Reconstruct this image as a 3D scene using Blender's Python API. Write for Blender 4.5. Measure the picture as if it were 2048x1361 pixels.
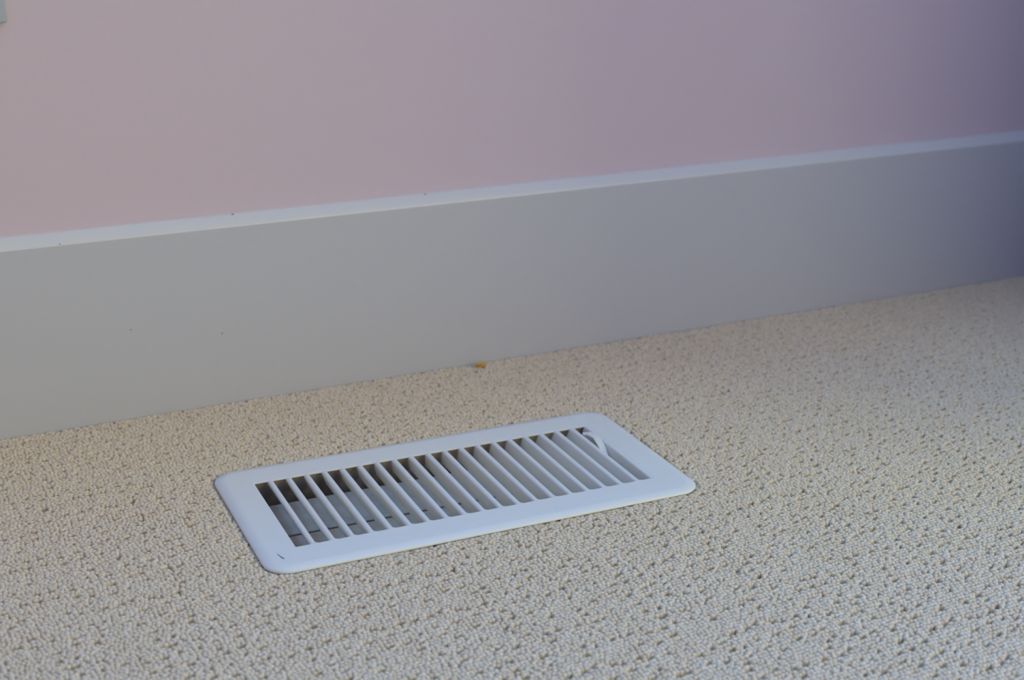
import bpy, bmesh, math, random
import numpy as np
from mathutils import Matrix, Vector

for o in list(bpy.data.objects):
    bpy.data.objects.remove(o)
scene = bpy.context.scene
COL = scene.collection
random.seed(7)
rng = np.random.default_rng(11)

# ------------------------------------------------------------------ camera
cam_data = bpy.data.cameras.new('camera')
cam = bpy.data.objects.new('camera', cam_data)
COL.objects.link(cam)
cam_data.sensor_fit = 'HORIZONTAL'
cam_data.sensor_width = 36.0
cam_data.lens = 50.0
cam_data.clip_start = 0.05
YAW, PITCH, ROLL = 0.4520, 0.3368, 0.0057
fw = Vector((math.sin(YAW) * math.cos(PITCH), math.cos(YAW) * math.cos(PITCH), -math.sin(PITCH)))
rt = Vector((math.cos(YAW), -math.sin(YAW), 0))
up = rt.cross(fw)
r2 = math.cos(ROLL) * rt + math.sin(ROLL) * up
u2 = -math.sin(ROLL) * rt + math.cos(ROLL) * up
m = Matrix.Identity(4)
for i in range(3):
    m[i][0], m[i][1], m[i][2] = r2[i], u2[i], -fw[i]
m.translation = Vector((-0.4086, -0.9432, 0.4777))
cam.matrix_world = m
cam_data.dof.use_dof = True
cam_data.dof.focus_distance = 1.06
cam_data.dof.aperture_fstop = 6.3
scene.camera = cam

# ------------------------------------------------------------------ world, lights, exposure
world = bpy.data.worlds.new('world')
scene.world = world
world.use_nodes = True
bg = world.node_tree.nodes['Background']
bg.inputs['Color'].default_value = (0.45, 0.62, 1.0, 1)
bg.inputs['Strength'].default_value = 0.1

def area(name, loc, rot, sx, sy, power, color):
    d = bpy.data.lights.new(name, 'AREA')
    d.shape = 'RECTANGLE'
    d.size, d.size_y, d.energy, d.color = sx, sy, power, color
    o = bpy.data.objects.new(name, d)
    COL.objects.link(o)
    o.location = loc
    o.rotation_euler = rot
    return o
P = math.pi
# unseen windows outside the frame; positions and colours set to suit the light
area('daylight_above_vent', (0.25, 0.335, 1.62), (-P / 2, 0, 0), 1.02, 1.12, 31.5, (0.01, 0.43, 1.0))
area('daylight_front_window', (1.45, -2.99, 1.35), (P / 2, 0, 0), 1.6, 1.4, 22.6, (0.99, 1.0, 0.66))
area('added_warm_side_light', (2.64, -1.975, 1.35), (0, P / 2, 0), 1.4, 1.15, 33.9, (1.0, 0.975, 0.34))  # added warm source, tuned for the light on the wall
area('added_blue_side_light', (2.64, -0.9, 1.35), (0, P / 2, 0), 1.4, 0.76, 28.0, (0.02, 0.10, 1.0))  # added blue source, tints the lower right of the floor

scene.view_settings.view_transform = 'Standard'
scene.view_settings.look = 'None'
scene.view_settings.gamma = 1.0
scene.view_settings.use_curve_mapping = False
scene.view_settings.exposure = 0.10
scene.cycles.max_bounces = 6
scene.cycles.diffuse_bounces = 4
scene.cycles.glossy_bounces = 2
scene.cycles.caustics_reflective = False
scene.cycles.caustics_refractive = False

# ------------------------------------------------------------------ materials
def mat(name, color, rough=0.5, spec=0.5, bump=None, vary=None):
    mt = bpy.data.materials.new(name)
    mt.use_nodes = True
    nt = mt.node_tree
    b = nt.nodes['Principled BSDF']
    b.inputs['Base Color'].default_value = (*color, 1)
    b.inputs['Roughness'].default_value = rough
    b.inputs['Specular IOR Level'].default_value = spec
    if bump or vary:
        tc = nt.nodes.new('ShaderNodeTexCoord')
    if vary:                       # (scale, dark colour): soft blotchy variation of the paint
        n = nt.nodes.new('ShaderNodeTexNoise')
        n.inputs['Scale'].default_value = vary[0]
        n.inputs['Detail'].default_value = 3
        nt.links.new(tc.outputs['Object'], n.inputs['Vector'])
        mx = nt.nodes.new('ShaderNodeMix')
        mx.data_type = 'RGBA'
        mx.inputs['A'].default_value = (*vary[1], 1)
        mx.inputs['B'].default_value = (*color, 1)
        rp = nt.nodes.new('ShaderNodeMapRange')
        rp.inputs['From Min'].default_value = 0.35
        rp.inputs['From Max'].default_value = 0.6
        nt.links.new(n.outputs['Fac'], rp.inputs['Value'])
        nt.links.new(rp.outputs['Result'], mx.inputs['Factor'])
        nt.links.new(mx.outputs['Result'], b.inputs['Base Color'])
    if bump:                       # (scale, distance, strength)
        n = nt.nodes.new('ShaderNodeTexNoise')
        n.inputs['Scale'].default_value = bump[0]
        n.inputs['Detail'].default_value = 2
        nt.links.new(tc.outputs['Object'], n.inputs['Vector'])
        bp = nt.nodes.new('ShaderNodeBump')
        bp.inputs['Distance'].default_value = bump[1]
        bp.inputs['Strength'].default_value = bump[2]
        nt.links.new(n.outputs['Fac'], bp.inputs['Height'])
        nt.links.new(bp.outputs['Normal'], b.inputs['Normal'])
    return mt

M_WALL = mat('pink_wall_paint', (0.76, 0.617, 0.69), 0.75, 0.3, bump=(350, 0.0003, 0.25))
M_BLUE = mat('blue_pier_paint', (0.006, 0.05, 0.36), 0.7, 0.3)
M_BASE = mat('white_trim_paint', (0.635, 0.625, 0.672), 0.40, 0.4, bump=(120, 0.0002, 0.2))
M_LEDGE_LIT = mat('lit_ledge_paint', (0.78, 0.77, 0.765), 0.35, 0.5)  # whiter than the board: light caught by the ledge put into its colour
M_CEIL = mat('ceiling_paint', (0.82, 0.82, 0.82), 0.8, 0.2)
M_METAL = mat('white_enamel', (0.89, 0.885, 0.85), 0.42, 0.45, bump=(900, 0.00005, 0.2))
M_BLADE = mat('dusty_enamel', (0.58, 0.545, 0.50), 0.6, 0.3, vary=(60, (0.48, 0.45, 0.41)))
M_DUST = mat('dust_on_enamel', (0.60, 0.53, 0.45), 0.8, 0.2, vary=(60, (0.50, 0.43, 0.36)))
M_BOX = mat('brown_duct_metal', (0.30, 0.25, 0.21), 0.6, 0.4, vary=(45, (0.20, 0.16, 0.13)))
M_CHIP = mat('bare_steel', (0.16, 0.18, 0.20), 0.5, 0.5)
M_SPECK = mat('dark_speck', (0.22, 0.20, 0.19), 0.8, 0.2)
M_CRUMB = mat('orange_crumb', (0.80, 0.42, 0.03), 0.6, 0.3, vary=(600, (0.62, 0.33, 0.02)))
M_OUTLET = mat('outlet_plastic', (0.50, 0.53, 0.58), 0.35, 0.5)
M_BACKING = mat('carpet_backing', (0.42, 0.29, 0.17), 0.95, 0.05, bump=(300, 0.002, 0.6))

def carpet_mat():
    mt = bpy.data.materials.new('carpet_loop_yarn')
    mt.use_nodes = True
    nt = mt.node_tree
    b = nt.nodes['Principled BSDF']
    b.inputs['Roughness'].default_value = 0.95
    b.inputs['Specular IOR Level'].default_value = 0.05
    oi = nt.nodes.new('ShaderNodeAttribute')
    oi.attribute_name = 'tint'
    cr = nt.nodes.new('ShaderNodeValToRGB')
    cr.color_ramp.elements[0].color = (0.75, 0.615, 0.46, 1)
    cr.color_ramp.elements[1].color = (0.85, 0.725, 0.57, 1)
    nt.links.new(oi.outputs['Fac'], cr.inputs['Fac'])
    nt.links.new(cr.outputs['Color'], b.inputs['Base Color'])
    return mt
M_YARN = carpet_mat()

# ------------------------------------------------------------------ helpers
def link(name, me, material, parent=None):
    o = bpy.data.objects.new(name, me)
    COL.objects.link(o)
    if material:
        me.materials.append(material)
    if parent:
        o.parent = parent
    return o

def pymesh(name, verts, faces, smooth=None):
    me = bpy.data.meshes.new(name)
    me.from_pydata([tuple(v) for v in verts], [], faces)
    bm = bmesh.new()
    bm.from_mesh(me)
    bmesh.ops.recalc_face_normals(bm, faces=bm.faces)
    bm.to_mesh(me)
    bm.free()
    if smooth is not None:
        for p in me.polygons:
            p.use_smooth = True
        me.set_sharp_from_angle(angle=math.radians(smooth))
    me.update()
    return me

def boxes(name, spans):
    vs, fs = [], []
    for (x0, x1, y0, y1, z0, z1) in spans:
        b = len(vs)
        vs += [(x0, y0, z0), (x1, y0, z0), (x1, y1, z0), (x0, y1, z0), (x0, y0, z1), (x1, y0, z1), (x1, y1, z1), (x0, y1, z1)]
        fs += [tuple(b + k for k in f) for f in ((0, 3, 2, 1), (4, 5, 6, 7), (0, 1, 5, 4), (1, 2, 6, 5), (2, 3, 7, 6), (3, 0, 4, 7))]
    return pymesh(name, vs, fs)

def bevel_box(name, x0, x1, y0, y1, z0, z1, bev, seg=3):
    me = boxes(name, [(x0, x1, y0, y1, z0, z1)])
    bm = bmesh.new()
    bm.from_mesh(me)
    bmesh.ops.bevel(bm, geom=list(bm.edges), offset=bev, segments=seg, profile=0.5, affect='EDGES')
    bm.to_mesh(me)
    bm.free()
    for p in me.polygons:
        p.use_smooth = True
    me.set_sharp_from_angle(angle=math.radians(40))
    return me

def structure(o, label=None):
    o['kind'] = 'structure'
    if label:
        o['label'] = label
    return o

def thing(o, label, cat):
    o['label'] = label
    o['category'] = cat
    return o

def empty(name, loc, rz=0.0):
    o = bpy.data.objects.new(name, None)
    COL.objects.link(o)
    o.location = loc
    o.rotation_euler = (0, 0, rz)
    o.empty_display_size = 0.05
    return o

# ------------------------------------------------------------------ the room
YB = 0.2428            # front face of the baseboard
YW = 0.2538            # wall plane
VENT_YAW = -0.0260
ZF = -0.0075           # top of the carpet backing
XL, XR, YF, ZC = -2.3, 2.6, -2.95, 2.5
HX0, HX1, HY0, HY1 = -0.152, 0.152, -0.064, 0.064   # duct hole in the floor (vent space)

# floor slab with the duct hole cut out
def rotv(x, y):
    c, s = math.cos(VENT_YAW), math.sin(VENT_YAW)
    return (c * x - s * y, s * x + c * y)
outer = [(XL, YF), (XR, YF), (XR, YW), (XL, YW)]
inner = [rotv(*q) for q in ((HX0, HY0), (HX1, HY0), (HX1, HY1), (HX0, HY1))]
vs = [(*q, ZF) for q in outer] + [(*q, ZF) for q in inner] + [(*q, ZF - 0.1) for q in outer] + [(*q, ZF - 0.1) for q in inner]
fs = []
for k in range(4):
    n = (k + 1) % 4
    fs += [(k, n, 4 + n, 4 + k), (8 + k, 12 + k, 12 + n, 8 + n), (k, 8 + k, 8 + n, n), (4 + k, 4 + n, 12 + n, 12 + k)]
structure(link('floor', pymesh('floor', vs, fs), M_BACKING), 'beige carpeted floor')

# back wall (window opening above the vent)
WX0, WX1, WZ0, WZ1 = -0.30, 0.80, 1.02, 2.22
structure(link('wall_back', boxes('wall_back', [
    (XL, WX0, YW, YW + 0.1, ZF, ZC), (WX1, XR, YW, YW + 0.1, ZF, ZC),
    (WX0, WX1, YW, YW + 0.1, ZF, WZ0), (WX0, WX1, YW, YW + 0.1, WZ1, ZC)]), M_WALL), 'matte pale pink wall')
# unseen blue pier, added to darken and tint the right end of the wall
structure(link('added_shade_pier', boxes('added_shade_pier', [(0.845, 0.98, -0.42, YW, ZF, ZC)]), M_BLUE), 'added dark blue pier that shades the right corner')
structure(link('wall_left', boxes('wall_left', [(XL - 0.1, XL, YF, YW, ZF, ZC)]), M_WALL))
FY0, FY1, GY0, GY1, FZ0, FZ1 = -2.59, -1.36, -1.32, -0.48, 0.60, 2.10
structure(link('wall_far_right', boxes('wall_far_right', [
    (XR, XR + 0.1, YF, FY0, ZF, ZC), (XR, XR + 0.1, FY1, GY0, FZ0, FZ1), (XR, XR + 0.1, GY1, YW, ZF, ZC),
    (XR, XR + 0.1, FY0, GY1, ZF, FZ0), (XR, XR + 0.1, FY0, GY1, FZ1, ZC)]), M_WALL))
B0, B1, Z0, Z1 = 0.60, 2.30, 0.60, 2.10
structure(link('wall_front', boxes('wall_front', [
    (XL, B0, YF - 0.1, YF, ZF, ZC), (B1, XR, YF - 0.1, YF, ZF, ZC),
    (B0, B1, YF - 0.1, YF, ZF, Z0), (B0, B1, YF - 0.1, YF, Z1, ZC)]), M_WALL))
structure(link('ceiling', boxes('ceiling', [(XL, XR, YF, YW, ZC, ZC + 0.1)]), M_CEIL))

def window(name, x0, x1, y0, y1, z0, z1):
    t = 0.04
    structure(link(name, boxes(name, [(x0, x0 + t, y0, y1, z0, z1), (x1 - t, x1, y0, y1, z0, z1),
                                      (x0 + t, x1 - t, y0, y1, z0, z0 + t), (x0 + t, x1 - t, y0, y1, z1 - t, z1)]), M_BASE))
window('window_1', WX0, WX1, YW + 0.03, YW + 0.07, WZ0, WZ1)
window('window_2', B0, B1, YF - 0.02, YF + 0.02, Z0, Z1)
def side_window(name, y0, y1, z0, z1):
    t = 0.04
    structure(link(name, boxes(name, [
        (XR - 0.01, XR + 0.03, y0, y0 + t, z0, z1), (XR - 0.01, XR + 0.03, y1 - t, y1, z0, z1),
        (XR - 0.01, XR + 0.03, y0 + t, y1 - t, z0, z0 + t), (XR - 0.01, XR + 0.03, y0 + t, y1 - t, z1 - t, z1)]), M_BASE))
side_window('added_window_far', FY0, FY1, FZ0, FZ1)  # added openings for the warm and blue side lights
side_window('added_window_near', GY0, GY1, FZ0, FZ1)

# baseboard with a rounded nose and a sloping ledge
H = 0.1618
prof = [(YW, ZF), (YB, ZF), (YB, H - 0.0016), (YW, H - 0.0016)]
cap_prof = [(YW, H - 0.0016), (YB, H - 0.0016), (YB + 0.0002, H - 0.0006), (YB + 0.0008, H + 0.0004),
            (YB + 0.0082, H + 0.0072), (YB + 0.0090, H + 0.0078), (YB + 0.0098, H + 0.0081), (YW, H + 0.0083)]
def extrude_x(name, prof, x0, x1, smooth=50):
    n = len(prof)
    vs = [(x0, *p) for p in prof] + [(x1, *p) for p in prof]
    fs = [(k, (k + 1) % n, n + (k + 1) % n, n + k) for k in range(n)] + [tuple(range(n)), tuple(range(2 * n - 1, n - 1, -1))]
    return pymesh(name, vs, fs, smooth)
base = structure(link('baseboard_back', extrude_x('baseboard_back', prof, XL, 0.845), M_BASE), 'tall white painted baseboard with a narrow sloping ledge')
cap = link('ledge', extrude_x('ledge', cap_prof, XL, 0.845), M_LEDGE_LIT, base)
cap['label'] = 'bevelled top edge of the baseboard, the light on it painted as a whiter tone'
# small marks and nicks in its paint
def blob(name, loc, r, squash, material, parent, seed=0):
    bm = bmesh.new()
    bmesh.ops.create_icosphere(bm, subdivisions=2, radius=1.0)
    rr = random.Random(seed)
    for v in bm.verts:
        k = 1 + rr.uniform(-0.22, 0.22)
        v.co = Vector((v.co.x * r * squash[0] * k, v.co.y * r * squash[1] * k, v.co.z * r * squash[2] * k))
    me = bpy.data.meshes.new(name)
    bm.to_mesh(me)
    bm.free()
    o = link(name, me, material, parent)
    o.location = loc
    return o
for k, (x, z, r) in enumerate([(-0.1981, 0.0793, 0.0006), (-0.1190, 0.0646, 0.0007), (0.005, 0.092, 0.0004)]):
    blob('paint_speck', (x, YB, z), r, (1, 0.3, 1), M_SPECK, base, k)
for k, x in enumerate([-0.2493, -0.1008, 0.0810]):
    blob('ledge_nick', (x, YB + (0.0006 if k == 0 else 0.0086), H + (-0.0005 if k == 0 else 0.0076)), 0.0010, (1.3, 0.5, 0.5), M_SPECK, base, 9 + k)

# ------------------------------------------------------------------ the floor vent
vent = empty('floor_vent', (0, 0, 0), VENT_YAW)
thing(vent, 'white metal floor register with slanted slats set into the beige carpet', 'floor vent')
W2, D2 = 0.1752, 0.0902
OX0, OX1, OY = -0.1472, 0.1478, 0.0585       # slotted opening

def rrect(x0, x1, y0, y1, r, seg=10):
    pts = []
    for cx, cy, a0 in ((x1 - r, y1 - r, 0), (x0 + r, y1 - r, 90), (x0 + r, y0 + r, 180), (x1 - r, y0 + r, 270)):
        for k in range(seg + 1):
            a = math.radians(a0 + 90 * k / seg)
            pts.append((cx + r * math.cos(a), cy + r * math.sin(a)))
    return pts
R0 = 0.019
loops = []
for inset, z in ((0.0030, -0.0042), (0.0006, -0.0038), (0.0, -0.0028), (0.0003, -0.0018), (0.0012, -0.0010), (0.0052, -0.0004), (0.0062, -0.00015), (0.0074, 0.0), (0.0090, 0.0), (0.0098, 0.0)):
    loops.append([(x, y, z) for x, y in rrect(-W2 + inset, W2 - inset, -D2 + inset, D2 - inset, R0 - inset * 0.9)])
for off, z in ((0.0010, 0.0), (0.0005, 0.0), (0.0, -0.0003), (0.0, -0.0012)):
    loops.append([(x, y, z) for x, y in rrect(OX0 - off, OX1 + off, -OY - off, OY + off, 0.0012 + off)])
loops.append([(x, y, -0.0012) for x, y in rrect(OX0 - 0.004, OX1 + 0.004, -OY - 0.004, OY + 0.004, 0.004)])
n = len(loops[0])
vs = [p for lp in loops for p in lp]
fs = []
for a in range(len(loops) - 1):
    for k in range(n):
        q = (k + 1) % n
        fs.append((a * n + k, a * n + q, (a + 1) * n + q, (a + 1) * n + k))
a = len(loops) - 1                             # close the underside
for k in range(n):
    q = (k + 1) % n
    fs.append((a * n + k, a * n + q, q, k))
link('face_plate', pymesh('face_plate', vs, fs, 35), M_METAL, vent)

# slats: sheet bent down from a narrow top, fanned from leaning left to leaning right
PITCH_S = 0.01479
def slat_mesh(lean, arm=0.0020, r=0.0019, leg=0.0092, t=0.0008, last=False):
    th = math.radians(lean)
    cl = [(0.0, 0.0, 0.0), (-arm, 0.0, 0.0)]
    turn = P / 2 - th
    seg = 7
    x, z, h = -arm, 0.0, 0.0
    for k in range(seg):
        h2 = turn * (k + 1) / seg
        hm = (h + h2) / 2
        d = r * turn / seg
        x -= d * math.cos(hm)
        z -= d * math.sin(hm)
        h = h2
        cl.append((x, z, h))
    cl.append((x - leg * math.cos(h), z - leg * math.sin(h), h))
    top = [(x, z) for x, z, h in cl]
    bot = [(x + t * math.sin(h), z - t * math.cos(h)) for x, z, h in cl]
    ring = top + bot[::-1]
    ys = [-OY, -OY + 0.0003, -OY + 0.0008, -OY + 0.0016, -OY + 0.0026, OY - 0.0026, OY - 0.0016, OY - 0.0008, OY - 0.0003, OY]
    vs, fs = [], []
    nn = len(ring)
    rf = 0.0026
    for y in ys:
        tt = min(OY - abs(y), rf)
        off = 0.0 if last else 0.8 * (rf - math.sqrt(max(rf * rf - (rf - tt) ** 2, 0)))
        for k, (x, z) in enumerate(ring):
            vs.append((x + (off if k in (0, nn - 1) else 0.0), y, z))
    for s in range(len(ys) - 1):
        for k in range(nn):
            q = (k + 1) % nn
            fs.append((s * nn + k, s * nn + q, (s + 1) * nn + q, (s + 1) * nn + k))
    half = len(top)
    for e in (0, len(ys) - 1):
        for k in range(half - 1):
            fs.append((e * nn + k, e * nn + k + 1, e * nn + nn - 2 - k, e * nn + nn - 1 - k))
    return pymesh('slat', vs, fs, 40)
for k in range(1, 21):
    o = link('slat', slat_mesh((k - 10.8) * 2.8 if k < 20 else 14.0, last=(k == 20)), M_METAL, vent)
    o.location = (-0.1472 + PITCH_S * k if k < 20 else OX1, 0, 0)

# housing below the plate, open at the bottom
t = 0.001
hb = -0.075
hx0, hx1, hy = -0.1495, 0.1505, 0.0610
link('housing', boxes('housing', [(hx0, hx0 + t, -hy, hy, hb, -0.0013), (hx1 - t, hx1, -hy, hy, hb, -0.0013),
                                  (hx0 + t, hx1 - t, hy - t, hy, hb, -0.0013), (hx0 + t, hx1 - t, -hy, -hy + t, hb, -0.0013),
                                  (hx0 + t, hx1 - t, -hy + t, hy - t, hb, hb + t)]), M_BOX, vent)
# two damper blades meeting at a hinge line in the middle
def blade(y0, z0, y1, z1, lip):
    tt = 0.0009
    pr = [(y0, z0), (y1, z1), (y1, z1 - tt), (y0, z0 - tt)]
    return extrude_x('damper_blade', pr, -0.1475, 0.1480, 30)
link('damper_blade', blade(0.0000, -0.0205, 0.0495, -0.0178, 0), M_BLADE, vent)
link('damper_blade', blade(-0.0560, -0.0180, -0.0062, -0.0190, 0), M_DUST, vent)
# hinge rod
def cyl_x(name, x0, x1, y, z, r, seg=12):
    pr = [(y + r * math.cos(2 * P * k / seg), z + r * math.sin(2 * P * k / seg)) for k in range(seg)]
    return extrude_x(name, pr, x0, x1, 60)
link('hinge_rod', cyl_x('hinge_rod', -0.1475, 0.1480, -0.0020, -0.0225, 0.0016), M_BOX, vent)

# bent thumb lever standing in the last slot
upE = [(0.1355, 0.0440, 0.0010), (0.1406, 0.0400, 0.0022), (0.1432, 0.0342, 0.0024), (0.1439, 0.0258, 0.0010), (0.1428, 0.0150, -0.0026), (0.1405, 0.0055, -0.0066), (0.139, -0.002, -0.011), (0.139, -0.004, -0.018)]
loE = [(0.1345, 0.0414, 0.0006), (0.1372, 0.0375, 0.0012), (0.1385, 0.0300, 0.0010), (0.1372, 0.0200, -0.0006), (0.1365, 0.0120, -0.0032), (0.1345, 0.0045, -0.0066), (0.133, -0.002, -0.011), (0.133, -0.004, -0.018)]
vs, fs = [], []
for a_, b_ in zip(upE, loE):
    vs += [a_, b_, (b_[0], b_[1] - 0.0003, b_[2] - 0.0010), (a_[0], a_[1] - 0.0003, a_[2] - 0.0010)]
for s in range(len(upE) - 1):
    for k in range(4):
        q = (k + 1) % 4
        fs.append((s * 4 + k, s * 4 + q, s * 4 + 4 + q, s * 4 + 4 + k))
fs += [(0, 1, 2, 3), tuple(len(vs) - 4 + k for k in range(4))]
lev = link('lever', pymesh('lever', vs, fs, 50), M_METAL, vent)
lev['label'] = 'bent white damper lever'

# chip in the enamel near the front left corner
chip = [(-0.1622, -0.0630), (-0.1616, -0.0650), (-0.1612, -0.0668), (-0.1606, -0.0690), (-0.1594, -0.0720), (-0.1592, -0.0732),
        (-0.1606, -0.0722), (-0.1613, -0.0700), (-0.1616, -0.0680), (-0.1620, -0.0655)]
nn = len(chip)
vs = [(x, y, 0.00012) for x, y in chip] + [(x, y, -0.0004) for x, y in chip]
fs = [tuple(range(nn)), tuple(range(2 * nn - 1, nn - 1, -1))] + [(k, (k + 1) % nn, nn + (k + 1) % nn, nn + k) for k in range(nn)]
o = link('paint_chip', pymesh('paint_chip', vs, fs), M_CHIP, vent)
o['label'] = 'thin dark chip in the white enamel'

# ------------------------------------------------------------------ carpet pile (uncountable loops)
PX, PY = 0.00300, 0.00340          # spacing of the loops
NX, NY = 20, 15                    # loops in one woven patch
SEG, RINGS = 9, 5
def loop_shape(seed):
    rr = random.Random(seed)
    rx, ry, h = 0.00228, 0.00182, 0.0060
    vs = []
    wob = [1 + rr.uniform(-0.16, 0.16) for _ in range(SEG)]
    lean = (rr.uniform(-0.0007, 0.0007), rr.uniform(-0.0007, 0.0005))
    for j in range(RINGS):
        a = (P / 2) * j / RINGS
        k_ = math.cos(a) ** 0.75
        z = 0.0 if j == 0 else h * (0.55 + 0.45 * math.sin(a))
        for q in range(SEG):
            b = 2 * P * q / SEG
            w = wob[q] * k_ * (1 + rr.uniform(-0.08, 0.08))
            vs.append((rx * w * math.cos(b) + lean[0] * z / h, ry * w * math.sin(b) + lean[1] * z / h, z))
    vs.append((lean[0], lean[1], h))
    return np.array(vs)
SHAPES = [loop_shape(40 + k) for k in range(8)]
LF = []
for j in range(RINGS - 1):
    for q in range(SEG):
        w = (q + 1) % SEG
        LF.append((j * SEG + q, j * SEG + w, (j + 1) * SEG + w, (j + 1) * SEG + q))
for q in range(SEG):
    LF.append(((RINGS - 1) * SEG + q, (RINGS - 1) * SEG + (q + 1) % SEG, RINGS * SEG))

def pile_heights(ni, nj):
    """loop heights: level loops with low ones in short dashes, set in columns that run away from the wall"""
    hg = 0.95 + 0.035 * rng.standard_normal((ni, nj)).clip(-2, 1.4)
    for c in range(ni // 4):
        j = int(rng.integers(0, 4))
        while j < nj:
            if rng.random() < 0.86:
                i0 = c * 4 + 1 + (int(rng.integers(-1, 2)) if rng.random() < 0.45 else 0)
                dep = rng.uniform(0.10, 0.46)
                for d in range(2 if rng.random() < 0.72 else 1):
                    hg[(i0 + d) % ni, j] = dep + (0.10 if d else 0.0)
            j += 4 + (int(rng.integers(-1, 2)))
    return hg

def loop_mesh(xy, hg, me=None):
    """all loops of XY with heights HG as one mesh: vertices, faces and a tint for each loop"""
    V, F, T = [], [], []
    nv = SEG * RINGS + 1
    for k, ((x, y), h) in enumerate(zip(xy, hg)):
        sh = SHAPES[int(rng.integers(0, len(SHAPES)))]
        a = rng.uniform(-0.35, 0.35) + P * int(rng.integers(0, 2))
        c, d = math.cos(a), math.sin(a)
        g = 1 + 0.08 * float(np.clip(rng.standard_normal(), -2, 2))
        V.append(np.stack([x + g * (c * sh[:, 0] - d * sh[:, 1]), y + g * (d * sh[:, 0] + c * sh[:, 1]), sh[:, 2] * h], 1))
        o = k * nv
        F += [tuple(o + i for i in f) for f in LF]
        T += [float(rng.random())] * nv
    return np.concatenate(V), F, T

def finish_pile(me, tints):
    me.attributes.new('tint', 'FLOAT', 'POINT').data.foreach_set('value', np.array(tints, np.float32))
    me.polygons.foreach_set('use_smooth', np.ones(len(me.polygons), bool))
    me.materials.append(M_YARN)
    me.update()

gx = (np.arange(NX) + 0.5) * PX
gy = (np.arange(NY) + 0.5) * PY
patch_col = bpy.data.collections.new('carpet_patches')      # woven patches used by the pile, not linked on their own
for k in range(10):
    X, Y = np.meshgrid(gx, gy, indexing='ij')
    X = X + rng.uniform(-0.0004, 0.0004, X.shape) + rng.uniform(-0.0011, 0.0011, (1, NY))
    Y = Y + rng.uniform(-0.0004, 0.0004, X.shape) + rng.uniform(-0.0004, 0.0004, (NX, 1))
    V, F, T = loop_mesh(np.stack([X.ravel(), Y.ravel()], 1), pile_heights(NX, NY).ravel())
    me = bpy.data.meshes.new('carpet_patch')
    me.from_pydata(V.tolist(), [], F)
    finish_pile(me, T)
    patch_col.objects.link(bpy.data.objects.new('carpet_patch', me))

TX, TY = NX * PX, NY * PY
cx1, cy1 = 0.8438, YB - 0.0010
ntx, nty = 38, 30
c_, s_ = math.cos(-VENT_YAW), math.sin(-VENT_YAW)
def rim_distance(x, y):             # distance from the edge of the vent plate
    lx, ly = c_ * x - s_ * y, s_ * x + c_ * y
    dx, dy = np.maximum(np.abs(lx) - (W2 - R0), 0), np.maximum(np.abs(ly) - (D2 - R0), 0)
    return np.sqrt(dx ** 2 + dy ** 2) - R0
tiles, ring_xy, ring_h = [], [], []
for a in range(ntx):
    for b in range(nty):
        x0, y0 = cx1 - (a + 1) * TX, cy1 - (b + 1) * TY
        X, Y = np.meshgrid(x0 + gx, y0 + gy, indexing='ij')
        if rim_distance(X, Y).min() > 0.006:
            tiles.append((x0, y0, ZF))
            continue
        X = X + rng.uniform(-0.0004, 0.0004, X.shape) + rng.uniform(-0.0011, 0.0011, (1, NY))     # patch cut round the vent
        Y = Y + rng.uniform(-0.0004, 0.0004, X.shape) + rng.uniform(-0.0004, 0.0004, (NX, 1))
        hg = pile_heights(NX, NY)
        rim = rim_distance(X, Y)
        hg = np.where(rim < 0.0020, np.minimum(hg, 0.60), np.where(rim < 0.0032, np.minimum(hg, 0.86), hg))   # loops pressed down by the plate
        keep = rim > -0.004
        ring_xy += list(zip(X[keep], Y[keep]))
        ring_h += list(hg[keep])
V, F, T = loop_mesh(ring_xy, ring_h)
V[:, 2] += ZF
nring = len(V)
pm = bpy.data.meshes.new('carpet_pile')
pm.from_pydata(V.tolist() + tiles, [], F)
finish_pile(pm, T + [0.5] * len(tiles))
at = pm.attributes.new('is_patch', 'BOOLEAN', 'POINT')
at.data.foreach_set('value', np.array([False] * nring + [True] * len(tiles)))
at = pm.attributes.new('patch_kind', 'INT', 'POINT')
at.data.foreach_set('value', np.array([0] * nring + list(rng.integers(0, 10, len(tiles))), np.int32))
pile = link('carpet_pile', pm, None)
pile['kind'] = 'stuff'
pile['label'] = 'beige textured loop pile of the carpet'
pile['category'] = 'carpet'

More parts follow.
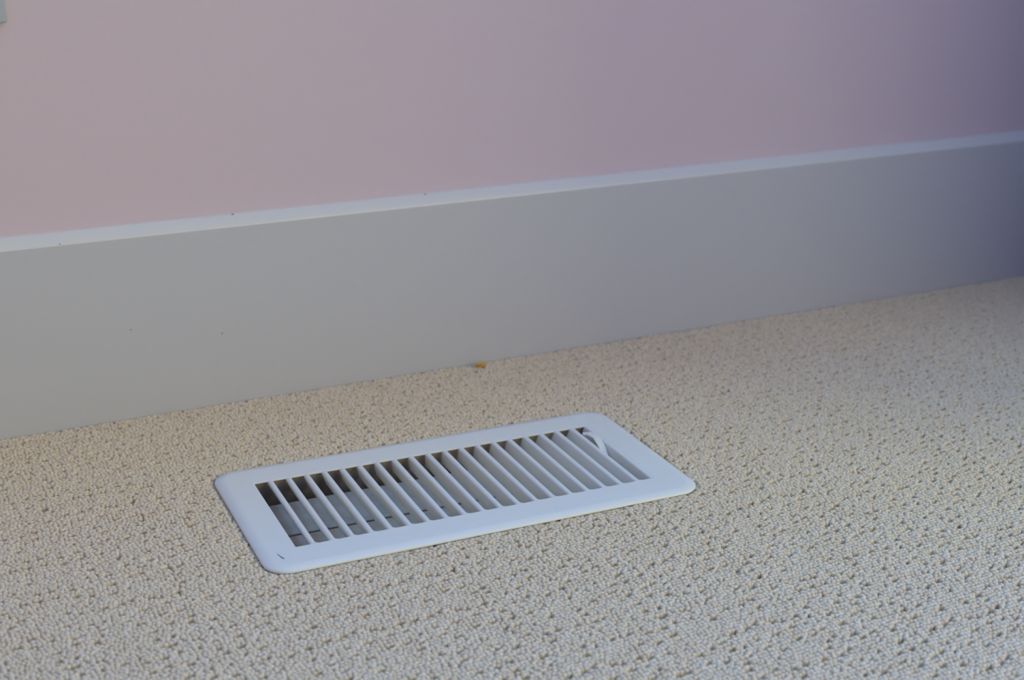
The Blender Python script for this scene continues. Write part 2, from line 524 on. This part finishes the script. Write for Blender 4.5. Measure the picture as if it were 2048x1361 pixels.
ng = bpy.data.node_groups.new('carpet_loops', 'GeometryNodeTree')
ng.interface.new_socket('Geometry', in_out='INPUT', socket_type='NodeSocketGeometry')
ng.interface.new_socket('Geometry', in_out='OUTPUT', socket_type='NodeSocketGeometry')
gi, go = ng.nodes.new('NodeGroupInput'), ng.nodes.new('NodeGroupOutput')
iop = ng.nodes.new('GeometryNodeInstanceOnPoints')
ci = ng.nodes.new('GeometryNodeCollectionInfo')
ci.inputs['Collection'].default_value = patch_col
ci.inputs['Separate Children'].default_value = True
ci.inputs['Reset Children'].default_value = True
jn = ng.nodes.new('GeometryNodeJoinGeometry')
def attr(name, kind):
    a_ = ng.nodes.new('GeometryNodeInputNamedAttribute')
    a_.data_type = kind
    a_.inputs['Name'].default_value = name
    return a_.outputs['Attribute']
ng.links.new(gi.outputs[0], iop.inputs['Points'])
ng.links.new(attr('is_patch', 'BOOLEAN'), iop.inputs['Selection'])
ng.links.new(ci.outputs[0], iop.inputs['Instance'])
iop.inputs['Pick Instance'].default_value = True
ng.links.new(attr('patch_kind', 'INT'), iop.inputs['Instance Index'])
ng.links.new(gi.outputs[0], jn.inputs[0])
ng.links.new(iop.outputs[0], jn.inputs[0])
ng.links.new(jn.outputs[0], go.inputs[0])
md = pile.modifiers.new('loops', 'NODES')
md.node_group = ng

# ------------------------------------------------------------------ small things
# flat orange crumb on the carpet at the foot of the baseboard
cr = blob('crumb', (0.1285, 0.2318, 0.0000), 0.0052, (1.25, 0.62, 0.28), M_CRUMB, None, 3)
cr.rotation_euler = (0, 0.12, 0.25)
thing(cr, 'tiny orange crumb on the carpet at the foot of the baseboard', 'crumb')

# wall power outlet, only its lower right corner in the picture
ox1, oz0 = -0.2705, 0.3423
ow, oh, od = 0.116, 0.073, 0.009
out = empty('power_outlet', (ox1 - ow / 2, YW, oz0))
thing(out, 'pale grey plastic outlet plate on the pink wall at the top left corner', 'power outlet')
link('cover_plate', bevel_box('cover_plate', -ow / 2, ow / 2, -od, 0, 0, oh, 0.0022), M_OUTLET, out)
for sx in (-1, 1):
    sw = link('rocker_switch', bevel_box('rocker_switch', -0.007, 0.007, -od - 0.003, -od, 0.052, 0.064, 0.0012), M_OUTLET, out)
    sw.location = (sx * 0.027, 0, 0)
    for dx_, tilt in ((-0.007, 0.5), (0.007, -0.5), (0, 0)):
        sl = link('socket_slot', boxes('socket_slot', [(-0.0009, 0.0009, -0.0004, 0.0001, -0.004, 0.004)]), M_CHIP, out)
        sl.location = (sx * 0.027 + dx_, -od, 0.030 if dx_ else 0.017)
        sl.rotation_euler = (0, tilt, 0)
